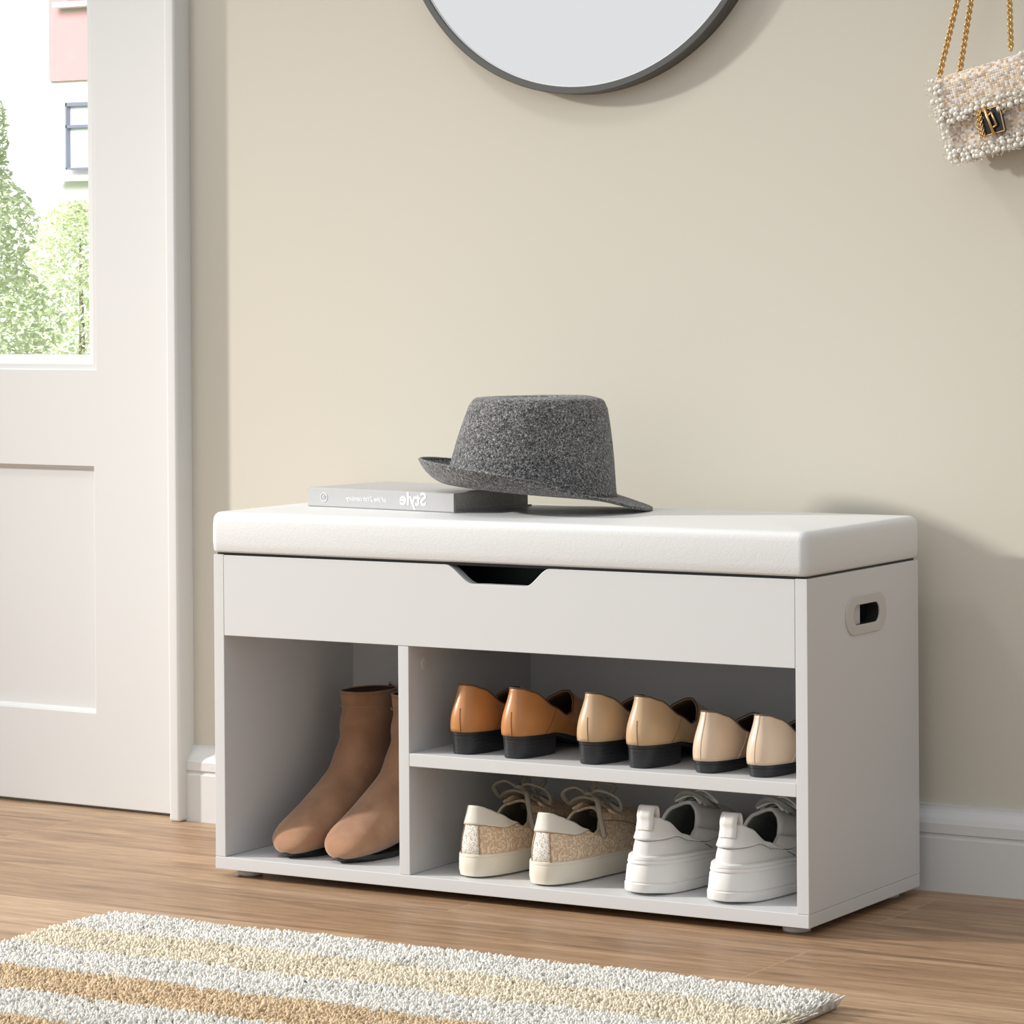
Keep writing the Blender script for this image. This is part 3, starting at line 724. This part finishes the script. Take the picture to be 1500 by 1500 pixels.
# ---- beige woven sneakers
M['canvas'] = weave_mat('beige_woven_cloth', [lin(c) for c in ((218, 192, 162), (232, 212, 186), (208, 178, 148), (238, 224, 204), (214, 186, 156))], 470, bumpd=.0007)
M['strip'] = weave_mat('white_woven_strip', [lin(c) for c in ((238, 236, 228), (225, 220, 210), (246, 244, 240), (190, 180, 165))], 700, bumpd=.0006)
M['wleather'] = mat('off_white_leather', (.72, .69, .61), .4, bump=(300, .1, .0004))
M['rubber'] = mat('ivory_rubber', (.76, .71, .60), .5)
M['lace'] = mat('khaki_lace', (.36, .325, .26), .9, bump=(900, .5, .0005))
M['beigelin'] = mat('taupe_lining', (.30, .26, .20), .8)
M['thread'] = mat('brown_thread', (.30, .19, .10), .8)
def woven_sneaker(label, loc_):
    r = thing('woven_sneaker', label, 'shoe', loc_, (0, 0, -.02), 'beige woven sneakers')
    zb = [(0, .0262), (.3, .0255), (.7, .0240), (1, .027)]
    f = Form(L=.250, W=[(0, .033), (.15, .0335), (.35, .034), (.68, .0425), (.85, .039), (1, .03)], zb=zb, p=2.7, t0=.038, t1=.46,
             Wt=[(0, .0185), (.3, .0245), (.6, .029), (.85, .026), (1, .016)], zt=[(0, .0835), (.03, .0825), (.10, .0785), (.20, .073), (.42, .061), (.60, .053), (.76, .057), (.90, .072), (1, .076)],
             toe_h=.030, b1=.002, b2=.003, k1=.4, k2=.3, pt=2.4)
    f.grid('upper', M['canvas'], r, thick=.003, lining=M['beigelin'], np_=96)
    f.insole(M['beigelin'], r, .006, .005)
    cut = lambda ph: .585+.405*sstep(.75, 1.62, abs(ph))**1.6
    f.grid('heel_patch', M['wleather'], r, -1.6, 1.6, cut, lambda ph: 1.0, off=.0016, np_=44, nv=8, closed=False, thick=.002)
    f.grid('heel_strip', M['strip'], r, -.22, .22, lambda ph: .02, lambda ph: cut(ph)+.01, off=.0009, np_=8, nv=8, closed=False, thick=.0012)
    lo = lambda t: interp([(0, .0015), (.7, .0), (1, .006)], t); hi = lambda t: interp(zb, t)+.002
    f.sole('sole', M['rubber'], r, [(0, -.002), (.04, .0015), (.3, .0032), (.80, .0030), (.86, .0024), (.88, .0030), (.97, .0026), (1, .0005)], lo, hi, n=96)
    f.seam('stitching', M['thread'], r, [(ph/20, cut(ph/20)) for ph in range(-32, 33)], .0005, .0012)
    for sd in (-1, 1):
        f.seam('stitching', M['thread'], r, [(sd*.22, .02+i/8*.54) for i in range(9)], .0006, .0012)
        f.seam('stitching', M['thread'], r, [(sd*(2.02+.25*math.sin(i/10*PI/2)), i/10*.98) for i in range(11)], .0006, .0006)
    # tongue
    V = []; F = []; nu, nvv = 8, 10
    for j in range(nvv+1):
        k = j/nvv; y = .175-.077*k; z = .058+.026*k**.8; w_ = .016+.008*k
        for i in range(nu+1):
            u = i/nu*2-1; V.append((u*w_, y+.006*u*u, z+.004-.010*u*u))
    for j in range(nvv):
        for i in range(nu): F.append((j*(nu+1)+i, j*(nu+1)+i+1, (j+1)*(nu+1)+i+1, (j+1)*(nu+1)+i))
    o = mk('tongue', V, F, M['beigelin'], r, smooth=True, recalc=False); so = o.modifiers.new('t', 'SOLIDIFY'); so.thickness = .003
    # eyestay flaps
    for sd in (-1, 1):
        V = []; F = []
        for j in range(9):
            k = j/8; y = .182-.066*k; z = .053+.022*k
            for w_, dz in ((.010+.004*k, .006), (.024+.003*k, -.004)): V.append((sd*w_, y, z+dz))
        for j in range(8): F.append((j*2, j*2+1, j*2+3, j*2+2))
        o = mk('eyestay', V, F, M['canvas'], r, smooth=True, recalc=False); so = o.modifiers.new('t', 'SOLIDIFY'); so.thickness = .0025; so.offset = 0
    g = G()
    for j in range(5):
        k = j/4; y = .180-.060*k; z = .062+.021*k; w_ = .017+.004*k
        for s2 in (-1, 1):
            g.tube(catmull([(-s2*w_, y, z-.003), (0, y-.005, z+.006+.001*s2), (s2*w_, y-.013, z)], 5), .0036, 6, flat=.4)
    # bow: loops and loose ends
    bx, by, bz = 0, .114, .087
    g.tube(catmull([(0, by, bz), (-.014, by-.012, bz+.012), (-.032, by-.010, bz+.004), (-.030, by+.004, bz-.010), (-.012, by+.004, bz-.003), (0, by, bz)], 8), .0033, 6, flat=.5)
    g.tube(catmull([(0, by, bz), (.014, by-.008, bz+.010), (.034, by+.002, bz+.002), (.033, by+.012, bz-.014), (.014, by+.008, bz-.005), (0, by, bz)], 8), .0033, 6, flat=.5)
    g.tube(catmull([(0, by, bz), (.020, by-.020, bz+.001), (.031, by-.030, bz-.020), (.036, by-.030, bz-.040)], 8), .0033, 6, flat=.5)
    g.tube(catmull([(0, by, bz), (-.018, by+.020, bz+.004), (-.034, by+.040, bz-.018), (-.040, by+.045, bz-.040)], 8), .0033, 6, flat=.5)
    g.tube(catmull([(-.006, by, bz+.001), (0, by-.006, bz+.005), (.006, by, bz+.001), (0, by+.005, bz-.001)], 5, True), .0032, 6, closed=True)
    g.tube(catmull([(0, by+.002, bz+.002), (-.004, by+.020, bz+.014), (.012, by+.034, bz+.010), (.010, by+.020, bz-.002)], 6), .0032, 6, flat=.5)
    g.obj('laces', M['lace'], r, smooth=True)
    return r
zb_ = .0252
a = woven_sneaker('beige woven sneaker with white heel patch nearest the divider in the bottom compartment', (.3525, .018, zb_))
dup(a, (.4520, .012, zb_), 'beige woven sneaker with white heel patch and laces beside the white sneakers', -.02)

# ---- white chunky sneakers
M['wsn'] = mat('white_smooth_leather', (.76, .755, .735), .38, bump=(350, .08, .0003))
M['wsole'] = mat('white_foam_sole', (.78, .775, .755), .5)
M['wlin'] = mat('grey_mesh_lining', (.34, .35, .32), .85)
M['wseam'] = mat('grey_seam', (.22, .22, .21), .7)
def white_sneaker(label, loc_):
    r = thing('chunky_sneaker', label, 'shoe', loc_, (0, 0, 0), 'white chunky sneakers')
    zb = [(0, .042), (.3, .040), (.7, .032), (1, .034)]
    f = Form(L=.243, W=[(0, .0305), (.15, .0315), (.35, .033), (.68, .0415), (.85, .038), (1, .03)], zb=zb, p=2.6, t0=.06, t1=.47,
             Wt=[(0, .018), (.2, .021), (.5, .027), (.8, .027), (1, .017)], zt=[(0, .0865), (.05, .0855), (.16, .080), (.36, .063), (.54, .0575), (.72, .066), (.88, .085), (1, .0905)],
             toe_h=.030, b1=.001, b2=.0025, k1=.35, k2=.3, pt=2.2)
    f.grid('upper', M['wsn'], r, thick=.004, lining=M['wlin'], np_=96)
    f.insole(M['wlin'], r, .006, .005)
    cut = lambda ph: .44-.05*math.cos(ph*2.2)+.13*sstep(.5, 1.15, abs(ph))-.10*sstep(1.3, 2.0, abs(ph))
    f.grid('collar_overlay', M['wsn'], r, -2.0, 2.0, cut, lambda ph: 1.0, off=.0026, np_=56, nv=10, closed=False, thick=.002)
    lo = lambda t: interp([(0, .003), (.12, .0), (.7, 0), (1, .010)], t); hi = lambda t: interp(zb, t)+.002
    f.sole('midsole', M['wsole'], r, [(0, .007), (.03, .0108), (.06, .0116), (.25, .0116), (.28, .0092), (.31, .0104), (.70, .0082), (.76, .0062), (.80, .0076), (.86, .0070), (.88, .0056), (.90, .0066), (.97, .0060), (1, .0030)], lo, hi, n=96)
    f.seam('seam', M['wseam'], r, [(i/20, cut(i/20)) for i in range(-40, 41)], .0006, .0008)
    for sd in (-1, 1):
        f.seam('seam', M['wseam'], r, [(sd*1.45, .02+i/8*.36) for i in range(9)], .0006, .0004)
        f.seam('seam', M['wseam'], r, [(sd*(1.47+.55*math.sin(i/12*PI/2)), .03+.52*(1-math.cos(i/12*PI/2))**.6) for i in range(13)], .0006, .0006)
    # heel pull tab: a loop of strap standing above the collar
    zt_ = .0845; y_t = .0145
    path = [(f.surf(0, .62, .003)), f.surf(0, .85, .004), Vector((0, y_t-.0055, zt_+.004)), Vector((0, y_t-.001, zt_+.0125)), Vector((0, y_t+.007, zt_+.011)), Vector((0, y_t+.009, zt_-.004)), Vector((0, y_t+.006, zt_-.018))]
    pp = catmull(path, 6); V = []; F = []
    for i, p in enumerate(pp):
        for sx in (-.0105, -.0035, .0035, .0105): V.append((sx, p.y+abs(sx)*.12, p.z))
    for i in range(len(pp)-1):
        for q in range(3): F.append((i*4+q, i*4+q+1, i*4+q+5, i*4+q+4))
    o = mk('pull_tab', V, F, M['wsn'], r, smooth=True, recalc=False); so = o.modifiers.new('t', 'SOLIDIFY'); so.thickness = .0022; so.offset = 0
    # tongue and laces
    V = []; F = []; nu, nvv = 10, 12
    for j in range(nvv+1):
        k = j/nvv; y = .185-.075*k; z = .068+.030*k**.9; w_ = .017+.006*k
        for i in range(nu+1):
            u = i/nu*2-1; V.append((u*w_, y+.012*u*u*k, z+.004-.014*u*u))
    for j in range(nvv):
        for i in range(nu): F.append((j*(nu+1)+i, j*(nu+1)+i+1, (j+1)*(nu+1)+i+1, (j+1)*(nu+1)+i))
    o = mk('tongue', V, F, M['wlin'], r, smooth=True, recalc=False); so = o.modifiers.new('t', 'SOLIDIFY'); so.thickness = .005; so.offset = 0
    g = G()
    for j in range(5):
        k = j/4; y = .186-.060*k; z = .071+.020*k; w_ = .014+.003*k
        for s2 in (-1, 1): g.tube(catmull([(-s2*w_, y, z-.005), (0, y-.004, z+.006+.001*s2), (s2*w_, y-.012, z-.002)], 5), .0030, 6, flat=.45)
    bx, by, bz = 0, .120, .099
    g.tube(catmull([(0, by, bz), (.016, by, bz+.004), (.030, by+.010, bz-.010), (.012, by+.006, bz-.003), (0, by, bz)], 7), .0024, 6, flat=.5)
    g.obj('laces', M['wsole'], r, smooth=True)
    return r
a = white_sneaker('white chunky sneaker with heel pull tab beside the beige woven sneakers', (.5790, .022, zb_))
dup(a, (.6860, .020, zb_), 'white chunky sneaker with heel pull tab against the right side panel')

# ---- suede ankle boots (toes to the front)
def suede():
    m = mat('brown_suede', (.40, .225, .135), .95, noise=(26, 5, .3, .7), col2=(.27, .14, .078), bump=(500, .5, .0006), spec=.1, sheen=.35)
    return m
M['suede'] = suede(); M['bootsole'] = mat('black_boot_sole', (.012, .013, .016), .4); M['bootlin'] = mat('dark_boot_lining', (.06, .035, .025), .8)
def boot(label, loc_):
    r = thing('suede_boot', label, 'boot', loc_, (0, 0, PI), 'brown suede ankle boots')
    # (front y,z) -> (back y,z), half width, squareness
    ST = [(.2385, .012, .236, .006, .006), (.2375, .017, .230, .0055, .0175), (.233, .027, .220, .005, .0260), (.226, .034, .208, .005, .0320), (.212, .043, .190, .005, .0362),
          (.196, .051, .165, .006, .0370), (.178, .062, .135, .009, .0360), (.163, .074, .100, .014, .0345), (.150, .087, .060, .022, .0330),
          (.139, .099, .020, .030, .0320), (.130, .112, .001, .042, .0315), (.123, .125, .000, .062, .0305), (.1175, .138, .007, .090, .0295),
          (.1145, .150, .013, .116, .0292), (.1130, .160, .016, .136, .0292), (.1130, .170, .017, .154, .0295), (.1130, .180, .017, .170, .0300), (.1135, .191, .0165, .190, .0305)]
    ST = [(a*1.042-(.013*sstep(.05, .11, b)), b-.005*sstep(.06, .19, b), c*1.042, d-.005*sstep(.06, .19, d), e-.0018*sstep(.06, .19, d)) for a, b, c, d, e in ST]
    V = []; F = []; N = 40
    for fy_, fz, by_, bz_, hw in ST:
        c = Vector((0, (fy_+by_)/2, (fz+bz_)/2)); ax = Vector((0, fy_-by_, fz-bz_))/2
        for i in range(N):
            a_ = 2*PI*i/N; ca, sa = math.cos(a_), math.sin(a_); e = 2/2.35
            q = c+ax*(abs(ca)**e*(1 if ca > 0 else -1))+Vector((hw*abs(sa)**e*(1 if sa > 0 else -1), 0, 0))
            V.append(q)
    for k in range(len(ST)-1):
        for i in range(N): F.append((k*N+i, k*N+(i+1) % N, (k+1)*N+(i+1) % N, (k+1)*N+i))
    F.append(tuple(range(N)))
    # slight wrinkles in the soft shaft
    for i, q in enumerate(V):
        k = i//N; a_ = 2*PI*(i % N)/N
        if 7 <= k <= 15: q.x += .0019*math.sin(k*1.9+a_*2); q.y += .0022*math.sin(k*2.3+a_*3)+.0012*math.sin(k*3.1+a_)
    o = mk('upper', V, F, None, r, smooth=True, recalc=True, mats=[M['suede'], M['bootlin']])
    bm = bmesh.new(); bm.from_mesh(o.data); bm.normal_update()
    s_ = sum(f.normal.x*f.calc_center_median().x*f.calc_area() for f in bm.faces)
    if s_ < 0: bmesh.ops.reverse_faces(bm, faces=bm.faces)
    bm.to_mesh(o.data); bm.free()
    sb = o.modifiers.new('s', 'SUBSURF'); sb.levels = 1; sb.render_levels = 1
    so = o.modifiers.new('thick', 'SOLIDIFY'); so.thickness = .002; so.offset = -1; so.material_offset = 1
    # cuff stitching and folded hem
    fy_, fz, by_, bz_, hw = ST[-1]
    def ringat(dz, grow):
        c = Vector((0, (fy_+by_)/2, (fz+bz_)/2+dz)); ax = Vector((0, fy_-by_, fz-bz_))/2*(1+grow); e = 2/2.35; out = []
        for i in range(56):
            a_ = 2*PI*i/56; ca, sa = math.cos(a_), math.sin(a_)
            out.append(c+ax*(abs(ca)**e*(1 if ca > 0 else -1))+Vector((hw*(1+grow)*abs(sa)**e*(1 if sa > 0 else -1), 0, 0)))
        return out
    g = G(); g.tube(ringat(0, -.015), .0013, 6, closed=True); g.obj('hem', M['suede'], r, smooth=True)
    g = G(); ra = ringat(-.0175, .012)
    for i, p in enumerate(ra):
        q = ra[(i+1) % 56]; g.tube([p+Vector((0, 0, .0012 if i % 2 else -.0012)), q+Vector((0, 0, -.0012 if i % 2 else .0012))], .00035, 4)
    g.obj('cuff_stitching', M['sthread'], r)
    # back zip with a small metal pull
    g = G(); g.tube([(0, .0125, .188), (0, .0120, .155), (0, .0095, .118), (0, .002, .085)], .0016, 6); zp = g.obj('zip', M['bootsole'], r, smooth=True)
    g = G(); g.tube([(0, .013, .189), (0, .0095, .186), (0, .0085, .176)], .0019, 8); g.obj('zip_pull', M['steel'], zp, smooth=True)
    fm = Form(L=.246, W=[(0, .026), (.2, .027), (.38, .026), (.7, .0355), (.86, .033), (1, .024)], zb=[(0, .03), (.25, .028), (.6, .004), (1, .006)], p=2.3, t0=0, t1=1, Wt=[(0, 1)], zt=[(0, 1)])
    zz = lambda t: interp([(0, .030), (.25, .027), (.6, .006), (.8, .0045), (1, .009)], t)
    fm.sole('outsole', M['bootsole'], r, [(0, -.003), (.4, .0005), (1, .0005)], lambda t: max(0, zz(t)-.006), lambda t: zz(t)+.0025)
    fm.sole('heel', M['bootsole'], r, [(0, -.004), (1, -.0005)], lambda t: 0, lambda t: max(.001, zz(t)-.005), tc=.25)
    return r
M['sthread'] = mat('tan_thread', (.42, .28, .19), .8)
a = boot('brown suede ankle boot nearest the left side panel, its whole shaft in view', (.0885, .267, zb_))
dup(a, (.1650, .267, zb_), 'brown suede ankle boot partly hidden behind the divider')

# ------------------------------------------------------------------ rug
rug = thing('striped_rug', 'shaggy rug in white, cream and ochre stripes on the wood floor', 'rug')
RX0, RX1, RY0, RY1 = .078, .984, -.96, -.303
M['backing'] = mat('rug_backing', (.45, .41, .34), .95)
cols = [('white', (.86, .845, .80)), ('cream', (.86, .79, .64)), ('ochre', (.76, .60, .41))]
RM = [mat('rug_'+n_, c, .95, noise=(60, 3), col2=tuple(v*.86 for v in c), spec=.1) for n_, c in cols]
box('backing', (RX0+.004, RY0+.004, .0003), (RX1-.004, RY1-.004, .006), M['backing'], rug, bevel=.002)
rs = np.random.RandomState(3)
sp_ = .0038
nx = int((RX1-RX0)/sp_); ny = int((RY1-RY0)/sp_)
gx, gy = np.meshgrid(np.arange(nx), np.arange(ny)); gx = gx.ravel(); gy = gy.ravel(); n = len(gx)
px = RX0+.003+(gx+.5*(gy % 2)+rs.uniform(-.45, .45, n))*sp_; py = RY0+.003+(gy+rs.uniform(-.45, .45, n))*sp_
# gently wavy outline
px += .004*np.sin(py*23)*(px-RX0)/(RX1-RX0); py += .003*np.sin(px*17+1)
H_ = rs.uniform(.0115, .0145, n)+.0012*np.sin(px*31)*np.sin(py*43)
az = rs.uniform(0, 2*np.pi, n); ln = rs.uniform(.001, .007, n)
ex = np.clip((px-RX0)/.01, 0, 1); ex2 = np.clip((RX1-px)/.012, 0, 1); ey2 = np.clip((RY1-py)/.012, 0, 1)
dx = ln*np.cos(az)-(1-ex)*.006+(1-ex2)*.009; dy = ln*np.sin(az)-.001+(1-ey2)*.006
H_ *= (.72+.28*np.minimum(np.minimum(ex, ex2), ey2))
R0 = rs.uniform(.0013, .0019, n)
ring = []; ks = [(0, 0, .9), (.35, .15, 1.15), (.75, .55, 1.1), (.97, .95, .8)]
K = 5; verts = np.zeros((n, len(ks)*K+1, 3))
for r_, (kz, kd, kr) in enumerate(ks):
    for i in range(K):
        a_ = 2*np.pi*i/K+kz*1.5
        verts[:, r_*K+i, 0] = px+dx*kd+R0*kr*np.cos(a_); verts[:, r_*K+i, 1] = py+dy*kd+R0*kr*np.sin(a_); verts[:, r_*K+i, 2] = .004+H_*kz
verts[:, -1, 0] = px+dx*1.05; verts[:, -1, 1] = py+dy*1.05; verts[:, -1, 2] = .004+H_*1.04
fq = []
for r_ in range(len(ks)-1):
    for i in range(K): fq.append((r_*K+i, r_*K+(i+1) % K, (r_+1)*K+(i+1) % K, (r_+1)*K+i))
ft = [((len(ks)-1)*K+i, (len(ks)-1)*K+(i+1) % K, len(ks)*K) for i in range(K)]
nv_ = len(ks)*K+1; base = (np.arange(n)*nv_)[:, None, None]
Q = (np.array(fq)[None]+base).reshape(-1); Tt = (np.array(ft)[None]+base).reshape(-1)
me = bpy.data.meshes.new('pile'); me.vertices.add(n*nv_); me.vertices.foreach_set('co', verts.ravel())
nq, nt_ = len(fq)*n, len(ft)*n
me.loops.add(nq*4+nt_*3); me.loops.foreach_set('vertex_index', np.concatenate([Q, Tt]).astype(np.int32))
me.polygons.add(nq+nt_)
me.polygons.foreach_set('loop_start', np.concatenate([np.arange(nq)*4, nq*4+np.arange(nt_)*3]).astype(np.int32))
st = np.floor((-.303-py+rs.normal(0, .0025, n)+.003*np.sin(px*25))/.0955).astype(int); st = np.clip(st, 0, 6)
ci = np.array([0, 1, 0, 2, 0, 2, 0])[st]
me.polygons.foreach_set('material_index', np.concatenate([np.repeat(ci, len(fq)), np.repeat(ci, len(ft))]).astype(np.int32))
for m_ in RM: me.materials.append(m_)
me.update(calc_edges=True); me.polygons.foreach_set('use_smooth', np.ones(nq+nt_, bool))
o = bpy.data.objects.new('pile', me); COL.objects.link(o); o.parent = rug; o['kind'] = 'stuff'

# ------------------------------------------------------------------ light
W = bpy.data.worlds.new('daylight'); SC.world = W; W.use_nodes = True; nt = W.node_tree; N = nt.nodes.new; Lk = nt.links.new
bg = nt.nodes['Background']; tc = N('ShaderNodeTexCoord'); dt = N('ShaderNodeVectorMath'); dt.operation = 'DOT_PRODUCT'
dt.inputs[1].default_value = tuple(Vector((-.78, -.50, .38)).normalized()); Lk(tc.outputs['Generated'], dt.inputs[0])
mr = N('ShaderNodeMapRange'); mr.interpolation_type = 'SMOOTHSTEP'; mr.inputs['From Min'].default_value = -.5; mr.inputs['From Max'].default_value = .65
mr.inputs['To Min'].default_value = .52; mr.inputs['To Max'].default_value = .89
Lk(dt.outputs['Value'], mr.inputs['Value']); Lk(mr.outputs['Result'], bg.inputs['Strength']); bg.inputs['Color'].default_value = (.97, .985, 1, 1)

def lamp(name, kind, energy, loc_, direction, **k):
    l = bpy.data.lights.new(name, kind); l.energy = energy
    for a_, b2 in k.items(): setattr(l, a_, b2)
    o = bpy.data.objects.new(name, l); COL.objects.link(o); o.location = loc_
    o.rotation_euler = Vector(direction).to_track_quat('-Z', 'Y').to_euler(); return o
sd_ = Vector((1, .40, -.48)).normalized()                  # low warm beam that falls in from the left on bench, rug and floor
lamp('window_beam', 'SPOT', 1850, Vector((.5, -.05, .12))-sd_*6.5, sd_, spot_size=math.radians(24), spot_blend=1, shadow_soft_size=.17, color=(1, .955, .89))
lamp('ceiling_light', 'AREA', 10, (-.55, -.75, 2.7), (.25, .25, -1), shape='DISK', size=.35, color=(1, .97, .93))
lamp('outdoor_daylight', 'AREA', 52000, (-30, 12, 26), (-.35, .8, -.5), shape='SQUARE', size=24)

# ------------------------------------------------------------------ camera
cd = bpy.data.cameras.new('camera'); cam = bpy.data.objects.new('camera', cd); COL.objects.link(cam); SC.camera = cam
cd.sensor_width = 36; cd.lens = 4831.15/1500*36; cd.shift_x = -(783.5-750)/1500; cd.shift_y = (455.07-750)/1500; cd.clip_end = 300
yaw, pitch, roll = .53478, -.00561, -.00688
fw = Vector((-math.sin(yaw)*math.cos(pitch), math.cos(yaw)*math.cos(pitch), math.sin(pitch)))
rt = Vector((math.cos(yaw), math.sin(yaw), 0)); up = rt.cross(fw)
r2 = rt*math.cos(roll)+up*math.sin(roll); u2 = -rt*math.sin(roll)+up*math.cos(roll)
mw = Matrix((r2, u2, -fw)).transposed().to_4x4(); mw.translation = (2.38177, -3.24986, .70848); cam.matrix_world = mw

SC.view_settings.view_transform = 'Standard'; SC.view_settings.look = 'None'; SC.view_settings.gamma = 1; SC.view_settings.use_curve_mapping = False
SC.view_settings.exposure = .08
